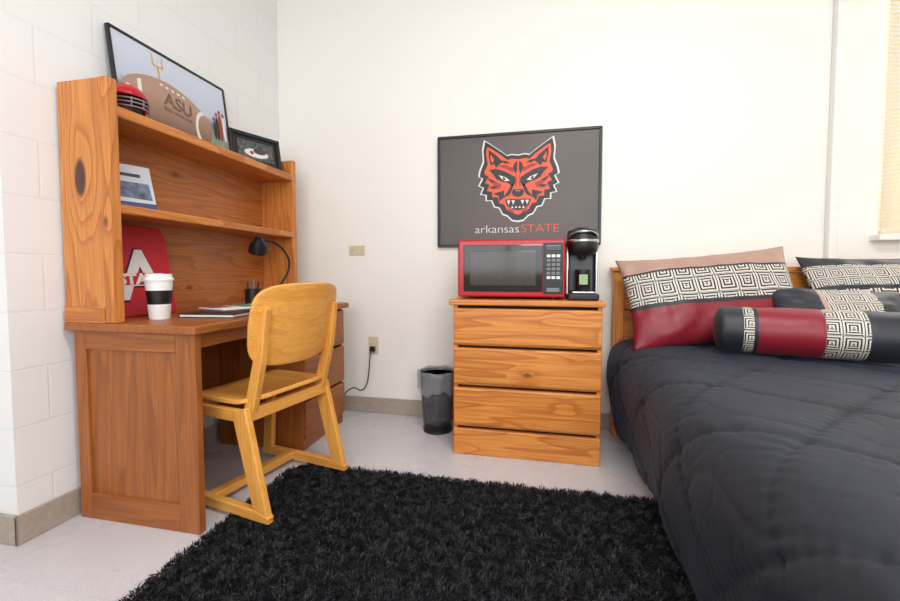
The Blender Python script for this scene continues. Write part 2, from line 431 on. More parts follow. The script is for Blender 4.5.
# helmet
hm = empty('mini_football_helmet', (-1.61, 1.36, S1), (0, 0, math.radians(-20)))
bm = bmesh.new(); bmesh.ops.create_uvsphere(bm, u_segments=32, v_segments=20, radius=.07)
dl = []
for v in bm.verts:
    v.co.x *= 1.12; v.co.z += .062
for f in list(bm.faces):
    c = f.calc_center_median()
    if c.z < .022 or (c.x > .038 and c.z < .072): dl.append(f)
bmesh.ops.delete(bm, geom=dl, context='FACES')
me = bpy.data.meshes.new('shell'); bm.to_mesh(me); bm.free(); me.materials.append(M_RED)
me.polygons.foreach_set('use_smooth', [True]*len(me.polygons))
o = link(bpy.data.objects.new('shell', me), hm); so = o.modifiers.new('s', 'SOLIDIFY'); so.thickness = .005
for i, z_ in enumerate((.022, .038, .052)):
    tube('mask_bar_%d' % i, [(.03, -.062, z_+.008), (.085, -.045, z_), (.105, 0, z_), (.085, .045, z_), (.03, .062, z_+.008)], .003, M_GREY, hm)
tube('mask_post_l', [(.095, -.02, .018), (.098, -.02, .056)], .0025, M_GREY, hm)
tube('mask_post_r', [(.095, .02, .018), (.098, .02, .056)], .0025, M_GREY, hm)
box('stripe', -.02, .02, -.006, .006, .130, .1335, M_WHITE, hm, .001)
lathe('pad', [(0, 0), (.05, 0), (.055, .03), (0, .04)], M_BLACK, hm)

# brochure on mid shelf
br = empty('brochure', (-1.60, 1.36, S2+.002), (math.radians(70), 0, math.radians(70)))
box('cover', -.09, .09, 0, .20, -.003, 0, plain('brochure_pale', srgb(205, 208, 218), .35, nscale=8, namt=.06), br, .001)
flat('cover_band', [(-.09, .0), (.09, .0), (.09, .03), (-.09, .03)], .0008, plain('ink_navy', srgb(60, 74, 120), .4), br)
flat('cover_photo', [(-.06, .05), (.08, .045), (.075, .12), (-.05, .12)], .0008, plain('ink_slate', srgb(110, 124, 150), .4, nscale=25, namt=.4), br)
flat('cover_title', [(-.06, .145), (.05, .145), (.05, .16), (-.06, .16)], .0008, M_DGREY, br)
box('stand', -.03, .03, 0, .12, -.06, -.056, M_GREY, br, 0, rot=(math.radians(-22), 0, 0))

# red folder with A logo
rb = empty('red_folder', (-1.660, 1.445, DZ+.001), (math.radians(83), 0, math.radians(88)))
prof = [(-.16, 0), (.165, 0), (.155, .33), (.135, .385), (.11, .395), (-.15, .395), (-.16, .385)]
n = len(prof)
vs = [(x, y, 0) for x, y in prof]+[(x, y, -.03) for x, y in prof]
fs = [tuple(range(n)), tuple(range(n, 2*n))[::-1]]+[(i, (i+1) % n, n+(i+1) % n, n+i) for i in range(n)]
o = mesh('body', vs, fs, M_REDF, rb); b = o.modifiers.new('b', 'BEVEL'); b.width = .008; b.segments = 3; b.limit_method = 'ANGLE'
text('logo_shadow', 'A', .30, (.008, .075, .0015), (0, 0, 0), M_INKB, rb, bold=.012)
text('logo', 'A', .29, (.01, .08, .003), (0, 0, 0), M_INKW, rb, bold=.008)
flat('logo_bar', [(-.12, .135), (.14, .135), (.14, .185), (-.12, .185)], .0045, M_REDF, rb)
text('logo_text', 'STATE', .062, (.01, .139, .005), (0, 0, 0), M_INKW, rb, bold=.003, sx=1.15)
for i in range(3): flat('edge_line_%d' % i, [(-.14, .34+i*.012), (.13, .34+i*.012), (.13, .343+i*.012), (-.14, .343+i*.012)], .001, M_WOLFD, rb)

# coffee cup
cu = empty('coffee_cup', (-1.50, 1.375, DZ))
lathe('cup', [(0, 0), (.034, 0), (.036, .004), (.048, .155), (.050, .157), (.0, .157)], M_WHITE, cu)
lathe('sleeve', [(.0385, .055), (.0400, .056), (.0465, .116), (.0455, .116)], M_BLACK, cu)
lathe('lid', [(.0515, .155), (.0525, .159), (.0515, .164), (.047, .168), (.046, .180), (.043, .182), (.041, .176), (0, .176)], M_WHITE, cu)

bk = empty('notebook', (-1.36, 1.60, DZ), (0, 0, math.radians(8)))
box('cover', -.12, .12, -.17, .17, 0, .004, M_BLACK, bk, .001)
box('pages', -.115, .115, -.165, .165, .004, .014, M_WHITE, bk, .001)
box('cover_front', -.12, .12, -.17, .17, .014, .018, M_BLACK, bk, .001)
mg = empty('magazine', (-1.42, 1.72, DZ+.0185), (0, 0, math.radians(-18)))
box('pages', -.10, .10, -.13, .13, 0, .006, M_WHITE, mg, .001)
flat('cover_red', [(-.09, -.12), (.0, -.12), (.0, -.02), (-.09, -.02)], .0065, M_WOLFD, mg)
flat('cover_green', [(-.09, .0), (.05, .0), (.05, .10), (-.09, .10)], .0065, plain('ink_green', srgb(90, 140, 110), .4), mg)

pc = empty('pen_cup', (-1.515, 1.955, DZ))
lathe('cup', [(0, 0), (.04, 0), (.042, .1), (.039, .1), (.037, .006), (0, .006)], M_BLACK, pc)
for i in range(6):
    a = i*1.1; tube('pen_%d' % i, [(.012*math.cos(a), .012*math.sin(a), .01), (.033*math.cos(a), .033*math.sin(a), .13+.01*(i % 3))], .004, [M_BLACK, M_DGREY, M_GREY][i % 3], pc, smooth=False)

lp = empty('desk_lamp', (-1.445, 2.03, DZ))
lathe('base', [(0, 0), (.065, 0), (.068, .008), (.05, .018), (.012, .026), (0, .026)], M_BLACK, lp)
tube('gooseneck', [(0, 0, .02), (.0, .005, .06), (.035, .03, .13), (.07, .05, .20), (.075, .045, .27), (.05, .0, .335), (.02, -.05, .365), (-.01, -.085, .36)], .006, M_BLACK, lp)
lathe('shade', [(0, .055), (.016, .055), (.022, .03), (.045, .0), (.052, -.035), (.050, -.035), (.043, 0), (.015, .028), (0, .028)], M_BLACK, lp, loc=(-.015, -.095, .335), rot=(math.radians(28), math.radians(25), 0))
lathe('bulb', [(0, -.02), (.015, -.014), (.02, 0), (.012, .02), (0, .028)], M_WHITE, lp, seg=20, loc=(-.015, -.095, .335), rot=(math.radians(28), math.radians(25), 0))

# ---------------------------------------------------------------- chair
ch = empty('desk_chair', (-1.19, 1.585, .014), (0, 0, math.radians(169)))
for sname, y0 in (('near', .207), ('far', -.242)):
    y1 = y0+.03
    prism('runner_'+sname, [(-.27, 0), (.25, 0), (.25, .03), (.22, .042), (-.22, .042), (-.275, .025)], y0, y1, W_CH['X'], ch, .005)
    prism('rear_leg_'+sname, [(-.275, .0), (-.205, .005), (-.093, .40), (-.165, .425)], y0+.001, y1-.001, W_CH['Z'], ch, .006)
    prism('front_leg_'+sname, [(.185, .01), (.245, .01), (.215, .405), (.165, .405)], y0+.001, y1-.001, W_CH['Z'], ch, .006)
    prism('side_rail_'+sname, [(-.16, .365), (.215, .365), (.215, .412), (-.16, .412)], y0+.002, y1-.002, W_CH['X'], ch, .005)
    yi = y0-.03 if y0 > 0 else y0+.03
    prism('back_stile_'+sname, [(-.165, .37), (-.115, .37), (-.178, .60), (-.232, .80), (-.252, .80), (-.225, .60)], yi, yi+.03, W_CH['Z'], ch, .005)
box('rear_rail', -.17, -.14, -.212, .207, .365, .415, W_CH['Y'], ch, .004)
box('front_rail', .17, .195, -.212, .207, .365, .405, W_CH['Y'], ch, .004)
box('stretcher', .03, .075, -.22, .215, .012, .045, W_CH['Y'], ch, .005)
def sheet(name, fn, nu, nv, th, mat, parent):
    vs = [fn(i/(nu-1)*2-1, j/(nv-1)*2-1) for j in range(nv) for i in range(nu)]
    fs = [(j*nu+i, j*nu+i+1, (j+1)*nu+i+1, (j+1)*nu+i) for j in range(nv-1) for i in range(nu-1)]
    o = mesh(name, vs, fs, mat, parent, smooth=True)
    s_ = o.modifiers.new('s', 'SOLIDIFY'); s_.thickness = th; s_.offset = 0
    b_ = o.modifiers.new('b', 'BEVEL'); b_.width = .003; b_.segments = 2; b_.limit_method = 'ANGLE'; b_.angle_limit = math.radians(50)
    return o
def sq(u, v):
    m = max(abs(u), abs(v))
    if m == 0: return 0, 0
    s_ = (abs(u/m)**5+abs(v/m)**5)**.2
    return u/s_, v/s_
def seat_fn(u, v):
    a, b = sq(u, v)
    x = .025+a*.215; y = b*.226
    z_ = .438-.018*(1-b*b)*(1-a*a)-.028*max(0, a-.45)**2*4+.02*max(0, -a-.6)*2
    return (x, y, z_)
sheet('seat', seat_fn, 25, 25, .018, W_CH['X'], ch)
def back_fn(u, v):
    a, b = sq(u, v)
    zc = .73+b*.164
    w_ = .237-.018*max(0, -b)
    x = -.222-(zc-.6)*.20+.055*a*a
    return (x, a*w_, zc-.008*a*a*b)
sheet('backrest', back_fn, 29, 25, .016, W_CH['Y'], ch)
for i, (y, z_) in enumerate(((.192, .66), (.192, .76), (-.197, .66), (-.197, .76))):
    lathe('bolt_%d' % i, [(0, 0), (.007, 0), (.006, .003), (0, .004)], M_STEEL, ch, 12, (-.222-(z_-.6)*.2+.055*.7-.008, y, z_), (0, math.radians(-90), 0))

# ---------------------------------------------------------------- dresser
dr = empty('dresser')
RX0, RX1, RY0, RY1, RZ = -.428, .308, 2.085, 2.545, .81
box('top', RX0-.022, RX1+.012, RY0-.02, RY1, RZ-.028, RZ, W_DR['X'], dr, .006, seg=3)
box('side_left', RX0, RX0+.022, RY0, RY1-.01, 0, RZ-.028, W_DR['Z'], dr)
box('side_right', RX1-.022, RX1, RY0, RY1-.01, 0, RZ-.028, W_DR['Z'], dr)
box('carcass', RX0+.02, RX1-.02, RY0+.02, RY1-.015, .03, RZ-.03, M_DARK, dr, 0)
box('plinth', RX0+.002, RX1-.002, RY0-.012, RY0+.02, 0, .135, W_DR['X'], dr, .005)
zs = [.142, .358, .566, .772]
for i in range(3):
    z0, z1 = zs[i]+.004, zs[i+1]-.006
    pts = [(RY0+.018, z0), (RY0-.004, z0+.004), (RY0-.014, z0+.018), (RY0-.014, z1-.006), (RY0-.008, z1), (RY0+.018, z1)]
    n = len(pts); xa, xb = RX0+.004, RX1-.004; cx, cy, cz = (xa+xb)/2, RY0, (z0+z1)/2
    vs = [(xa-cx, y-cy, z_-cz) for y, z_ in pts]+[(xb-cx, y-cy, z_-cz) for y, z_ in pts]
    fs = [tuple(range(n)), tuple(range(n, 2*n))[::-1]]+[(k, (k+1) % n, n+(k+1) % n, n+k) for k in range(n)]
    o = mesh('drawer_%d' % (i+1), vs, fs, W_DR['X'], dr, loc=(cx, cy, cz))
    b = o.modifiers.new('b', 'BEVEL'); b.width = .003; b.segments = 2; b.limit_method = 'ANGLE'

# microwave
mw = empty('microwave', (-.145, 2.335, RZ), (0, 0, math.radians(1.5)))
mx, my, mz = .276, .18, .312
box('body', -mx, mx, -my+.02, my, .012, mz, M_RED, mw, .012, seg=3)
box('door_frame', -mx, mx, -my-.012, -my+.02, .012, mz, M_RED, mw, .010, seg=3)
box('window_frame', -mx+.032, .164, -my-.016, -my-.011, .04, mz-.030, M_BLKGL, mw, .003)
box('window_glass', -mx+.065, .129, -my-.018, -my-.0155, .072, mz-.062, plain('tinted_glass', srgb(60, 52, 46), .12), mw, .001)
box('control_panel', .167, mx-.012, -my-.016, -my-.011, .03, mz-.02, M_BLACK, mw, .003)
box('display', .179, mx-.024, -my-.018, -my-.0155, mz-.06, mz-.035, M_BLKGL, mw, .001)
for r in range(6):
    for c in range(3):
        box('key_%d_%d' % (r, c), .183+c*.024, .201+c*.024, -my-.0185, -my-.0155, mz-.095-r*.022, mz-.081-r*.022, M_WHITE if r in (0, 5) else M_GREY, mw, .001)
box('open_button', .183, mx-.030, -my-.0185, -my-.0155, .042, .062, M_GREY, mw, .002)
for i, (x, y) in enumerate(((-.22, -.14), (.22, -.14), (-.22, .14), (.22, .14))):
    lathe('foot_%d' % i, [(0, 0), (.012, 0), (.012, .013), (0, .013)], M_BLACK, mw, 16, (x, y, 0))

# coffee maker
cm = empty('coffee_maker', (.222, 2.25, RZ))
box('base', -.075, .075, -.13, .12, 0, .035, M_BLACK, cm, .01, seg=3)
box('drip_tray', -.055, .055, -.125, -.03, .035, .045, M_STEEL, cm, .004)
box('column', -.066, .066, .0, .12, .035, .26, M_DGREY, cm, .012, seg=3)
box('side_trim_l', -.079, -.066, -.03, .118, .02, .30, M_STEEL, cm, .004)
box('side_trim_r', .066, .079, -.03, .118, .02, .30, M_STEEL, cm, .004)
box('reservoir', -.06, .06, .02, .115, .05, .30, plain('smoky_tank', srgb(60, 64, 70), .15), cm, .012)
lathe('head', [(0, .23), (.060, .23), (.071, .245), (.077, .275), (.077, .335), (.072, .352), (.04, .362), (0, .364)], M_BLACK, cm, 36, (0, -.045, 0))
lathe('head_band', [(.078, .290), (.080, .293), (.080, .303), (.078, .306)], M_STEEL, cm, 36, (0, -.045, 0))
lathe('lid_disc', [(0, .362), (.035, .362), (.037, .366), (.03, .370), (0, .370)], M_STEEL, cm, 30, (0, -.045, 0))
tube('handle', [(-.066, -.09, .325), (-.047, -.128, .34), (0, -.142, .343), (.047, -.128, .34), (.066, -.09, .325)], .006, M_STEEL, cm)
lathe('nozzle', [(0, .205), (.015, .205), (.022, .232), (0, .232)], M_BLACK, cm, 20, (0, -.06, 0))
lathe('mug', [(0, 0), (.033, 0), (.036, .004), (.038, .11), (.035, .11), (.033, .008), (0, .008)], M_BLACK, cm, 30, (0, -.075, .045))
lab = flat('mug_label', [(-.02, -.02), (.02, -.02), (.02, .03), (-.02, .03)], 0, plain('ink_leaf', srgb(150, 180, 130), .4), cm)
lab.location = (0, -.1145, .10); lab.rotation_euler = (math.radians(90), 0, 0)

# ---------------------------------------------------------------- wolf poster
PX0, PX1, PZ0, PZ1 = -.625, .356, 1.115, 1.80
po = empty('wolf_poster', ((PX0+PX1)/2, YB-.018, (PZ0+PZ1)/2), (math.radians(90), 0, 0))
w, h = PX1-PX0, PZ1-PZ0
box('panel', -w/2, w/2, -h/2, h/2, -.014, 0, M_POSTER, po, 0)
for n_, a in (('l', (-w/2-.004, -w/2+.012, -h/2, h/2)), ('r', (w/2-.012, w/2+.004, -h/2, h/2)), ('t', (-w/2, w/2, h/2-.012, h/2+.004)), ('b', (-w/2, w/2, -h/2-.004, -h/2+.012))):
    box('frame_'+n_, a[0], a[1], a[2], a[3], -.014, .008, M_BLACK, po, .002)
U = .0056
ox, oy = .010, .052
def sym(half): return half+[(-x, y) for x, y in half[::-1] if abs(x) > 1e-6]
def tr(pts, s=1.0, dx=0, dy=0): return [((x*s+dx)*U+ox, (y*s+dy)*U+oy) for x, y in pts]
head = sym([(0, 27), (7, 28), (12, 27), (17, 31), (24, 36), (31, 41), (36, 44), (38, 34), (37, 22), (41, 12), (42, 6), (38, 4), (42, -4), (37, -6), (40, -13), (34, -14), (34, -20), (28, -20), (25, -27), (20, -28), (16, -35), (11, -37), (6, -42), (0, -43)])
flat('wolf_white', tr(head, 1.045), .0012, M_INKW, po)
flat('wolf_black', tr(head, 1.0), .0018, M_INKB, po)
redh = sym([(0, 23), (7, 24), (12, 23), (18, 28), (25, 33), (31, 37), (34, 38), (35, 30), (33, 19), (37, 11), (36, 8), (32, 6), (36, -1), (31, -3), (34, -10), (28, -11), (28, -17), (22, -17), (20, -24), (15, -25), (12, -31), (7, -34), (0, -37)])
flat('wolf_red', tr(redh), .0024, M_WOLFR, po)
for s_, nm in ((1, 'r'), (-1, 'l')):
    f_ = lambda P: tr([(x*s_, y) for x, y in P])
    flat('ear_in_'+nm, f_([(17, 21), (22, 27), (32, 35), (32, 27), (30, 18), (26, 19), (24, 15), (21, 18)]), .003, M_INKB, po)
    flat('ear_hi_'+nm, f_([(26, 24), (30, 30), (30, 24), (28, 20)]), .0036, M_WOLFR, po)
    flat('brow_'+nm, f_([(2, -1), (3, 4), (8, 7), (15, 11), (24, 14), (32, 13), (27, 8), (24, 3), (18, 0), (11, -2), (6, -6)]), .003, M_INKB, po)
    flat('brow_hi_'+nm, f_([(5, 9), (12, 13), (22, 17), (14, 18), (6, 14)]), .0032, M_WOLFD, po)
    flat('brow_line_'+nm, f_([(8, 19), (14, 19), (21, 23), (13, 22)]), .0034, M_INKB, po)
    flat('eye_'+nm, f_([(9, .5), (13, 4), (21, 7), (18, 3), (14, 0)]), .0036, M_INKW, po)
    flat('pupil_'+nm, f_([(13, 1.5), (15, 4.5), (17, 4), (15.5, 1)]), .004, M_INKB, po)
    flat('forehead_'+nm, f_([(1, 21), (3.5, 20), (6, 14), (2.5, 7), (.8, 12)]), .003, M_INKB, po)
    flat('cheek_a_'+nm, f_([(18, -3), (33, 3), (26, -4), (30, -8), (20, -8)]), .003, M_WOLFD, po)
    flat('cheek_line_'+nm, f_([(24, 0), (34, 5), (29, -1)]), .0034, M_INKB, po)
    flat('cheek_line_b_'+nm, f_([(21, -5), (32, -5), (26, -8)]), .0034, M_INKB, po)
    flat('cheek_b_'+nm, f_([(15, -10), (27, -13), (21, -16), (20, -22), (15, -17)]), .0032, M_INKB, po)
    flat('muzzle_line_'+nm, f_([(4, -2), (8, -5), (11, -11), (16, -18), (9, -15), (6, -9)]), .003, M_INKB, po)
    flat('snout_line_'+nm, f_([(1.2, 6), (2, 6), (3, -6), (1.5, -6)]), .0034, M_WOLFD, po)
    flat('chin_'+nm, f_([(4, -33), (9, -30), (12, -26), (9, -33), (5, -35)]), .0034, M_WOLFD, po)
flat('nose', tr(sym([(0, -9), (5, -9), (7, -12), (5, -16), (0, -18)])), .0038, M_INKB, po)
flat('nose_hi', tr(sym([(0, -10), (3, -10), (2, -11.5), (0, -11.5)])), .0042, M_GREY, po)
flat('mouth', tr(sym([(0, -20), (6, -19.5), (14, -20), (12, -26), (6, -31), (0, -32)])), .0036, M_INKB, po)
for x in (-10, -5, 5, 10):
    flat('tooth_%d' % int(x*2+30), tr([(x-1.9, -21), (x+1.9, -21), (x, -26)]), .004, M_INKW, po)
for x in (-6, -2, 2, 6):
    flat('lowtooth_%d' % int(x*2+30), tr([(x-1.4, -29.5), (x+1.4, -29.5), (x, -27)]), .0042, M_INKW, po)
text('text_a', 'arkansas', .070, (.022, -.262, .0015), (0, 0, 0), M_INKW, po, sx=1.16, align='RIGHT', bold=-.0008)
text('text_b', 'STATE', .070, (.028, -.262, .0015), (0, 0, 0), M_WOLFR, po, sx=1.16, align='LEFT', bold=-.0008)

# outlets
ol = empty('wall_outlet')
box('plate', -1.115, -1.045, YB-.006, YB, .40, .52, M_IVORY, ol, .003)
box('socket_a', -1.095, -1.065, YB-.009, YB-.005, .475, .505, M_IVORY, ol, .004)
box('plug', -1.097, -1.063, YB-.035, YB-.006, .42, .455, M_BLACK, ol, .005)
tube('power_cord', [(-1.08, YB-.035, .435), (-1.08, YB-.06, .42), (-1.09, YB-.05, .33), (-1.11, YB-.04, .20), (-1.15, YB-.05, .15), (-1.20, YB-.06, .19), (-1.26, YB-.10, .14), (-1.3, YB-.12, .012)], .004, M_BLACK)
sw = empty('wall_plate')
box('plate', -1.25, -1.135, YB-.006, YB, 1.065, 1.132, plain('tan_plate', srgb(214, 200, 170), .4), sw, .003)
for i in (0, 1): lathe('screw_%d' % i, [(0, 0), (.004, 0), (.003, .002), (0, .002)], M_STEEL, sw, 12, (-1.225+i*.065, YB-.006, 1.10), (math.radians(90), 0, 0))

# trash can
tr_ = empty('trash_can', (-.585, 2.375, 0))
def mesh_mat():
    t = NT('wire_mesh')
    uvn = t.n('ShaderNodeTexCoord').outputs['Object']
    sp = t.n('ShaderNodeSeparateXYZ'); t.l(uvn, sp.inputs[0])
    an = t.math('ARCTAN2', sp.outputs[1], sp.outputs[0])
    fa_ = t.math('ABSOLUTE', t.math('SUBTRACT', t.math('FRACT', t.math('MULTIPLY', an, 14.0)), .5))
    fz_ = t.math('ABSOLUTE', t.math('SUBTRACT', t.math('FRACT', t.math('MULTIPLY', sp.outputs[2], 130.0)), .5))
    hole = t.math('MULTIPLY', t.math('LESS_THAN', fa_, .36), t.math('LESS_THAN', fz_, .36))
    t.l(t.math('SUBTRACT', 1.0, hole), t.b.inputs['Alpha'])
    t.b.inputs['Base Color'].default_value = srgb(34, 35, 38); t.b.inputs['Roughness'].default_value = .4; t.b.inputs['Metallic'].default_value = .3
    return t.m
bn = lathe('bin', [(0, .002), (.082, .002), (.084, .01), (.108, .345)], mesh_mat(), tr_, 64)
bm = bmesh.new(); bm.from_mesh(bn.data)
bmesh.ops.delete(bm, geom=[f for f in bm.faces if f.calc_center_median().z > .34], context='FACES')
bm.to_mesh(bn.data); bm.free()
lathe('rim', [(.106, .342), (.111, .342), (.113, .350), (.109, .356), (.105, .352), (.106, .342)], M_BLACK, tr_, 48)
lathe('foot_ring', [(.080, 0), (.088, .0), (.088, .018), (.084, .020)], M_BLACK, tr_, 48)
lm = NT('plastic_liner'); lm.b.inputs['Base Color'].default_value = srgb(170, 172, 178); lm.b.inputs['Roughness'].default_value = .2
lm.b.inputs['Alpha'].default_value = .42
seg = 96; vs = []; fs = []
pr = [(.070, .05), (.088, .18), (.099, .30), (.103, .352), (.110, .366), (.119, .362), (.122, .34), (.121, .31), (.120, .28), (.123, .245)]
for j, (r, z_) in enumerate(pr):
    for i in range(seg):
        a = 2*math.pi*i/seg
        k = .003 if j >= 5 else .002
        rr = r+k*math.sin(a*13+j*.6)+k*.6*math.sin(a*23+j*1.3)
        vs.append((rr*math.cos(a), rr*math.sin(a), z_+(.014*math.sin(a*4)+.007*math.sin(a*11) if j >= 8 else .003*math.sin(a*6))))
for j in range(len(pr)-1):
    for i in range(seg): fs.append((j*seg+i, j*seg+(i+1) % seg, (j+1)*seg+(i+1) % seg, (j+1)*seg+i))
mesh('liner', vs, fs, lm.m, tr_, smooth=True)

# ---------------------------------------------------------------- bed
bd = empty('bed')
BX0, BX1, BY0, BY1 = .47, 1.80, .38, 2.47
HBZ = .975
box('headboard_post_l', .425, .485, BY1+.02, BY1+.075, 0, HBZ-.02, W_DR['Z'], bd, .006)
box('headboard_post_r', BX1-.01, BX1+.05, BY1+.02, BY1+.075, 0, HBZ-.02, W_DR['Z'], bd, .006)
box('headboard_cap', .41, BX1+.06, BY1+.01, BY1+.085, HBZ-.02, HBZ+.005, W_DR['X'], bd, .006)
for i in range(3):
    box('headboard_plank_%d' % i, .485, BX1-.01, BY1+.03, BY1+.06, .30+i*.22, .30+i*.22+.212, W_DR['X'], bd, .006)
box('side_rail', BX0+.0, BX0+.03, BY0, BY1+.02, .16, .32, W_DR['Y'], bd)
box('side_rail_r', BX1-.03, BX1, BY0, BY1+.02, .16, .32, W_DR['Y'], bd)
box('mattress', BX0+.02, BX1-.02, BY0+.02, BY1, .30, .53, plain('mattress_ticking', srgb(210, 210, 215), .8), bd, .04, seg=4)
for i, (x, y) in enumerate(((BX0+.01, BY0+.02), (BX1-.07, BY0+.02))):
    box('leg_%d' % i, x, x+.06, y, y+.06, 0, .30, W_DR['Z'], bd)

def comf_mat():
    t = NT('charcoal_comforter')
    tc = t.n('ShaderNodeTexCoord').outputs['Object']
    n1 = t.noise(tc, 500, 2); n2 = t.noise(tc, 6, 5, .6)
    c = t.ramp(n2, [(.3, srgb(24, 27, 35)), (.7, srgb(33, 37, 47))])
    t.l(c, t.b.inputs['Base Color']); t.b.inputs['Roughness'].default_value = .66
    t.b.inputs['Specular IOR Level'].default_value = .4
    t.b.inputs['Sheen Weight'].default_value = .12; t.b.inputs['Sheen Roughness'].default_value = .5
    t.b.inputs['Sheen Tint'].default_value = srgb(150, 165, 200)
    n3 = t.noise(tc, 9, 6, .62)
    t.bump(t.math('ADD', t.math('MULTIPLY', n3, 1.0), t.math('MULTIPLY', n1, .05)), .30, .014)
    return t.m
M_COMF = comf_mat()
prof = [(.455, .045), (.440, .12), (.422, .22), (.405, .32), (.398, .40), (.402, .46), (.425, .52), (.465, .555), (.52, .575), (.60, .583), (.9, .59), (1.2, .59), (1.6, .588), (1.76, .575), (1.83, .545), (1.87, .48), (1.875, .38), (1.87, .25), (1.865, .10)]
P = np.array(prof); L = np.concatenate([[0], np.cumsum(np.hypot(*np.diff(P, axis=0).T))])
NS, NT_ = 360, 320
ss = np.linspace(0, L[-1], NS)
px = np.interp(ss, L, P[:, 0]); pz = np.interp(ss, L, P[:, 1])
ker = np.ones(11)/11
px = np.convolve(np.pad(px, 5, mode='edge'), ker, 'valid'); pz = np.convolve(np.pad(pz, 5, mode='edge'), ker, 'valid')
tx = np.gradient(px); tz = np.gradient(pz); ll = np.hypot(tx, tz); nx, nz = -tz/ll, tx/ll
vs = []; yv = np.linspace(BY1+.0, BY0-.08, NT_)
for j, y in enumerate(yv):
    for i in range(NS):
        s_ = ss[i]
        wob = noise.noise(Vector((s_*1.3, y*1.3, 3)))*.07
        a = (s_+.05)/.46; b_ = (y+.13)/.46
        p_ = a+b_+wob; q_ = a-b_+wob
        da = abs(p_ % 1-.5)*2; db = abs(q_ % 1-.5)*2
        ea, eb = (1-da), (1-db)
        d = .007*(1-math.exp(-ea*14))*(1-math.exp(-eb*14))
        d -= .010*math.exp(-((ea*.33)**2+(eb*.33)**2)/.0016)
        # small puckers running across the stitch lines
        d += .0018*math.sin((a-b_)*60)*math.exp(-ea*6)+.0018*math.sin((a+b_)*60)*math.exp(-eb*6)
        v = Vector((s_*2.2, y*2.2, 0))
        d += .006*noise.noise(v)+.002*noise.noise(v*3+Vector((5, 1, 2)))
        rn = abs(noise.noise(Vector((s_*4+y*1.5, y*3-s_*1.5, 7))))
        d -= .003*max(0, 1-rn*12)
        rn = abs(noise.noise(Vector((s_*7-y*3, y*6+s_*2, 17))))
        d -= .0016*max(0, 1-rn*12)
        side = max(0, min(1, (.60-s_)/.3))
        d += side*(.010*math.sin(y*6+2*noise.noise(v))+.005*math.sin(y*13+1+s_*3))
        x = px[i]+nx[i]*d; z_ = pz[i]+nz[i]*d
        if s_ < .05: z_ += .012*math.sin(y*9)
        x = max(x, .375)
        vs.append((x, y, max(z_, .02)))
fs = [(j*NS+i, j*NS+i+1, (j+1)*NS+i+1, (j+1)*NS+i) for j in range(NT_-1) for i in range(NS-1)]
o = mesh('comforter', vs, fs, M_COMF, None, smooth=True)
so = o.modifiers.new('s', 'SOLIDIFY'); so.thickness = .012; so.offset = -1

# pillows
def key_mat(name, tile=.085, rings=3.0, dark=(24, 24, 28), lite=(214, 208, 198)):
    t = NT(name)
    uv = t.n('ShaderNodeUVMap').outputs[0]
    sp = t.n('ShaderNodeSeparateXYZ'); t.l(uv, sp.inputs[0])
    fx = t.math('SUBTRACT', t.math('FRACT', t.math('DIVIDE', sp.outputs[0], tile)), .5)
    fy = t.math('SUBTRACT', t.math('FRACT', t.math('DIVIDE', sp.outputs[1], tile)), .5)
    ax, ay = t.math('ABSOLUTE', fx), t.math('ABSOLUTE', fy)
    m = t.math('MAXIMUM', ax, ay)
    q = t.math('MULTIPLY', t.math('GREATER_THAN', fy, ax), .5)
    ph = t.math('ADD', t.math('MULTIPLY', m, rings*2), q)
    st = t.math('GREATER_THAN', t.math('FRACT', t.math('ADD', ph, .15)), .48)
    c = t.mix(st, srgb(*dark), srgb(*lite))
    t.l(c, t.b.inputs['Base Color']); t.b.inputs['Roughness'].default_value = .6
    return t.m
M_KEY = key_mat('greek_key_fabric', .092)
M_KEYS = key_mat('greek_key_small', .062, 3.0)
def cloth(name, c, rough=.5):
    return plain(name, c, rough, nscale=300, namt=.12, bump=.1, **{'Sheen Weight': .05})
M_CR = cloth('crimson_satin', srgb(136, 18, 38), .42)
M_CB = cloth('charcoal_satin', srgb(31, 35, 46), .48)
M_CT = cloth('rose_taupe_satin', srgb(180, 144, 128), .42)
PM = [M_CT, M_KEY, M_CR, M_CB, M_KEYS]
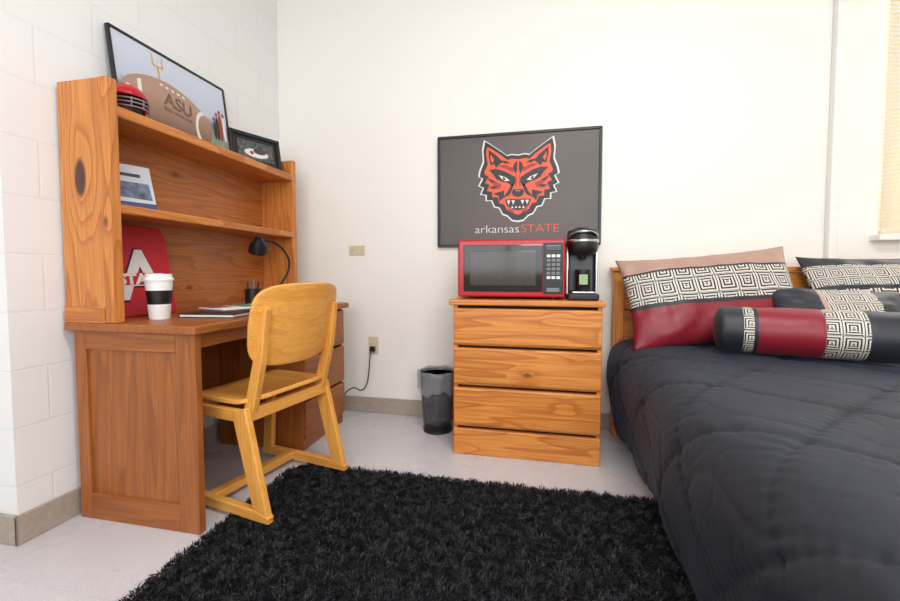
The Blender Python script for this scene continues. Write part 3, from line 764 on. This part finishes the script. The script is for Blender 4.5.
def pillow(name, w, h, th, loc, rot, band, seed=0, N=64, M=48):
    vs = []; mi = []; fs = []
    for side in (1, -1):
        for j in range(M+1):
            for i in range(N+1):
                u = i/N*2-1; v = j/M*2-1
                e = (max(0, 1-abs(u)**2.6)*max(0, 1-abs(v)**2.6))**.55
                x = u*w/2*(1-.07*(1-v*v)*abs(u)**3); y = v*h/2*(1-.09*(1-u*u)*abs(v)**3)
                nn_ = noise.noise(Vector((x*9+seed, y*9, side*2)))*.012+noise.noise(Vector((x*22+seed, y*22, 5)))*.004
                rad = .006*math.sin(math.atan2(v, u)*14+seed)*(e)*(1-e)*2
                z_ = side*(th/2*e+(nn_+rad)*min(1, e*2))
                vs.append((x, y, z_))
    K = (N+1)*(M+1)
    for side in (0, 1):
        for j in range(M):
            for i in range(N):
                k = side*K+j*(N+1)+i
                fs.append((k, k+1, k+N+2, k+N+1) if side == 0 else (k, k+N+1, k+N+2, k+1))
                mi.append(band((i+.5)/N*2-1, (j+.5)/M*2-1))
    me = bpy.data.meshes.new(name); me.from_pydata(vs, [], fs)
    for m in PM: me.materials.append(m)
    me.polygons.foreach_set('material_index', mi); me.polygons.foreach_set('use_smooth', [True]*len(fs))
    uvl = me.uv_layers.new(name='UVMap')
    for lp_ in me.loops:
        k = lp_.vertex_index % K; i = k % (N+1); j = k//(N+1)
        uvl.data[lp_.index].uv = ((i/N)*w+5, (j/M-.5)*h+5*.092)
    bm = bmesh.new(); bm.from_mesh(me); bmesh.ops.remove_doubles(bm, verts=bm.verts, dist=.0002); bm.to_mesh(me); bm.free()
    o = bpy.data.objects.new(name, me); o.location = loc; o.rotation_euler = rot
    return link(o)
R = math.radians
def band_a(u, v):
    if v > .60: return 0
    if v > .55: return 3
    if v > -.14: return 1
    if v > -.22: return 3
    return 2
def band_b(u, v):
    if v > .72: return 3
    if v > .2: return 4
    if v > .12: return 3
    if v > -.5: return 1
    return 2
def band_c(u, v):
    if -.38 < u < -.30: return 0
    if -.30 <= u < .35: return 4
    return 3
pillow('bed_pillow', .83, .51, .17, (.850, 2.300, .822), (R(64), R(-5), R(4)), band_a, 1)
pillow('bed_pillow', .66, .50, .14, (1.63, 2.33, .815), (R(60), 0, R(0)), band_b, 4)
pillow('throw_pillow', .56, .34, .12, (1.34, 2.12, .752), (R(42), R(2), R(-9)), band_c, 8)
def bolster(name, a, b, r):
    a, b = Vector(a), Vector(b); Lb = (b-a).length
    N, S = 90, 48; vs = []; fs = []; mi = []
    for i in range(N+1):
        t = i/N; e = min(1, min(t, 1-t)/.06)
        rr = r*(math.sqrt(max(0, 1-(1-e)**2))*.97+.03)*(1+.03*math.sin(t*math.pi))
        for kx in (.17, .22, .25, .58, .78):
            rr *= 1-.03*math.exp(-((t-kx)/.006)**2)
        for s_ in range(S):
            an = 2*math.pi*s_/S
            q = rr*(1+.02*noise.noise(Vector((t*9, math.cos(an)*1.5, math.sin(an)*1.5))))
            vs.append((t*Lb-Lb/2, q*math.cos(an), q*math.sin(an)*.96))
    def mt(t):
        if t < .17: return 3
        if t < .22: return 4
        if t < .25: return 3
        if t < .58: return 2
        if t < .78: return 4
        return 3
    for i in range(N):
        for s_ in range(S):
            fs.append((i*S+s_, i*S+(s_+1) % S, (i+1)*S+(s_+1) % S, (i+1)*S+s_)); mi.append(mt((i+.5)/N))
    fs.append(tuple(range(S))); mi.append(3); fs.append(tuple(N*S+i for i in range(S))); mi.append(3)
    me = bpy.data.meshes.new(name); me.from_pydata(vs, [], fs)
    for m in PM: me.materials.append(m)
    me.polygons.foreach_set('material_index', mi); me.polygons.foreach_set('use_smooth', [True]*len(fs))
    uvl = me.uv_layers.new(name='UVMap')
    for p in me.polygons:
        if len(p.vertices) > 4: continue
        si = [v % S for v in p.vertices]; wrap = (max(si)-min(si) > 2)
        for li in p.loop_indices:
            v = me.loops[li].vertex_index; s2 = v % S
            if wrap and s2 == 0: s2 = S
            uvl.data[li].uv = (v//S/N*Lb+3, s2/S*.062*round(2*math.pi*r/.062)+1)
    bm = bmesh.new(); bm.from_mesh(me); bmesh.ops.recalc_face_normals(bm, faces=bm.faces); bm.to_mesh(me); bm.free()
    o = bpy.data.objects.new(name, me); o.location = (a+b)/2
    d = b-a; o.rotation_euler = (0, 0, math.atan2(d.y, d.x))
    return link(o)
bolster('bolster_pillow', (.765, 2.03, .703), (1.37, 1.85, .703), .1)

# ---------------------------------------------------------------- shag rug
RGX0, RGX1, RGY0, RGY1 = -1.165, .62, .15, 1.80
def rug_mat():
    t = NT('black_shag')
    tc = t.n('ShaderNodeTexCoord').outputs['Object']
    n1 = t.noise(tc, 60, 2)
    t.l(t.ramp(n1, [(.3, srgb(5, 7, 12)), (.7, srgb(19, 22, 31))]), t.b.inputs['Base Color'])
    t.b.inputs['Roughness'].default_value = .6
    return t.m
M_RUG = rug_mat()
NB = 170000
X = np.random.uniform(RGX0, RGX1, NB); Y = np.random.uniform(RGY0, RGY1, NB)
cxm = np.minimum(X-RGX0, RGX1-X); cym = np.minimum(Y-RGY0, RGY1-Y)
keep = (cxm+cym) > .09
keep &= (cxm > .012*np.random.rand(NB)) & (cym > .012*np.random.rand(NB))
X, Y = X[keep], Y[keep]; NB = len(X)
cl = np.array([noise.noise(Vector((x*30, y*30, 0))) for x, y in zip(X, Y)])
cl2 = np.array([noise.noise(Vector((x*30, y*30, 9))) for x, y in zip(X, Y)])
ang = np.random.uniform(0, 2*np.pi, NB)
lean = np.random.uniform(.004, .014, NB)
dx = np.cos(ang)*lean+cl*.024; dy = np.sin(ang)*lean+cl2*.024
hgt = np.random.uniform(.013, .023, NB)+cl*.012
wd = np.random.uniform(.0013, .0024, NB)
fa = np.random.uniform(0, np.pi, NB); wx, wy = np.cos(fa)*wd, np.sin(fa)*wd
V = np.empty((NB, 5, 3))
V[:, 0] = np.stack([X-wx, Y-wy, np.full(NB, .004)], 1)
V[:, 1] = np.stack([X+wx, Y+wy, np.full(NB, .004)], 1)
V[:, 2] = np.stack([X+wx+dx*.35, Y+wy+dy*.35, hgt*.75], 1)
V[:, 3] = np.stack([X-wx+dx*.35, Y-wy+dy*.35, hgt*.75], 1)
V[:, 4] = np.stack([X+dx*1.2, Y+dy*1.2, hgt], 1)
b0 = np.arange(NB)*5
quads = np.stack([b0, b0+1, b0+2, b0+3], 1); tris = np.stack([b0+3, b0+2, b0+4], 1)
me = bpy.data.meshes.new('pile')
me.vertices.add(NB*5); me.vertices.foreach_set('co', V.reshape(-1))
me.loops.add(NB*7); me.polygons.add(NB*2)
li = np.concatenate([quads, tris], 1).reshape(-1)
me.loops.foreach_set('vertex_index', li)
ls = np.empty(NB*2, int); ls[0::2] = np.arange(NB)*7; ls[1::2] = np.arange(NB)*7+4
me.polygons.foreach_set('loop_start', ls)
me.update(calc_edges=True); me.validate(); me.materials.append(M_RUG)
rg = empty('shag_rug')
link(bpy.data.objects.new('pile', me), rg)
box('backing', RGX0+.03, RGX1-.03, RGY0+.03, RGY1-.03, .0005, .008, M_RUG, rg, 0)

# ---------------------------------------------------------------- lights
def area(name, loc, rot, sx, sy, e, col):
    l = bpy.data.lights.new(name, 'AREA'); l.shape = 'RECTANGLE'; l.size = sx; l.size_y = sy; l.energy = e; l.color = col
    o = bpy.data.objects.new(name, l); o.location = loc; o.rotation_euler = rot; return link(o)
M_EM = NT('fill_panel_glow'); M_EM.b.inputs['Emission Color'].default_value = (1, .96, .91, 1); M_EM.b.inputs['Emission Strength'].default_value = 2  # glow for the added ceiling fill panel
cf = empty('ceiling_light')  # unseen fixture, added overhead to brighten the room
box('fill_housing', -.1, 1.1, .25, .55, H-.05, H, M_TRIM, cf)
box('fill_panel', -.08, 1.08, .27, .53, H-.06, H-.05, M_EM.m, cf, .002)
area('ceiling_fill', (.5, .4, H-.07), (0, 0, 0), 1.15, .28, 42, (1, .97, .93))  # added fill from above, no ceiling source in view
area('front_fill', (.4, YF-.14, 1.85), (R(90), 0, 0), 3.7, 1.85, 86, (.96, .98, 1))  # added fill from behind the camera, through the made-up front window
area('window_daylight_back', (2.2, YB+.2, 1.97), (R(-90), 0, 0), .78, 1.6, 26, (1, .98, .95))
w = bpy.data.worlds.new('sky'); sc.world = w; w.use_nodes = True
bg = w.node_tree.nodes['Background']; bg.inputs[0].default_value = (.85, .92, 1, 1); bg.inputs[1].default_value = 1.0

# ---------------------------------------------------------------- camera
cd_ = bpy.data.cameras.new('camera'); cam = bpy.data.objects.new('camera', cd_); link(cam)
cd_.sensor_width = 36; cd_.lens = 410/900*36; cd_.shift_y = -9.4/900; cd_.clip_start = .02
cam.location = (0, 0, .95)
cam.rotation_euler = (R(90-2.6), 0, R(12.1))
sc.camera = cam
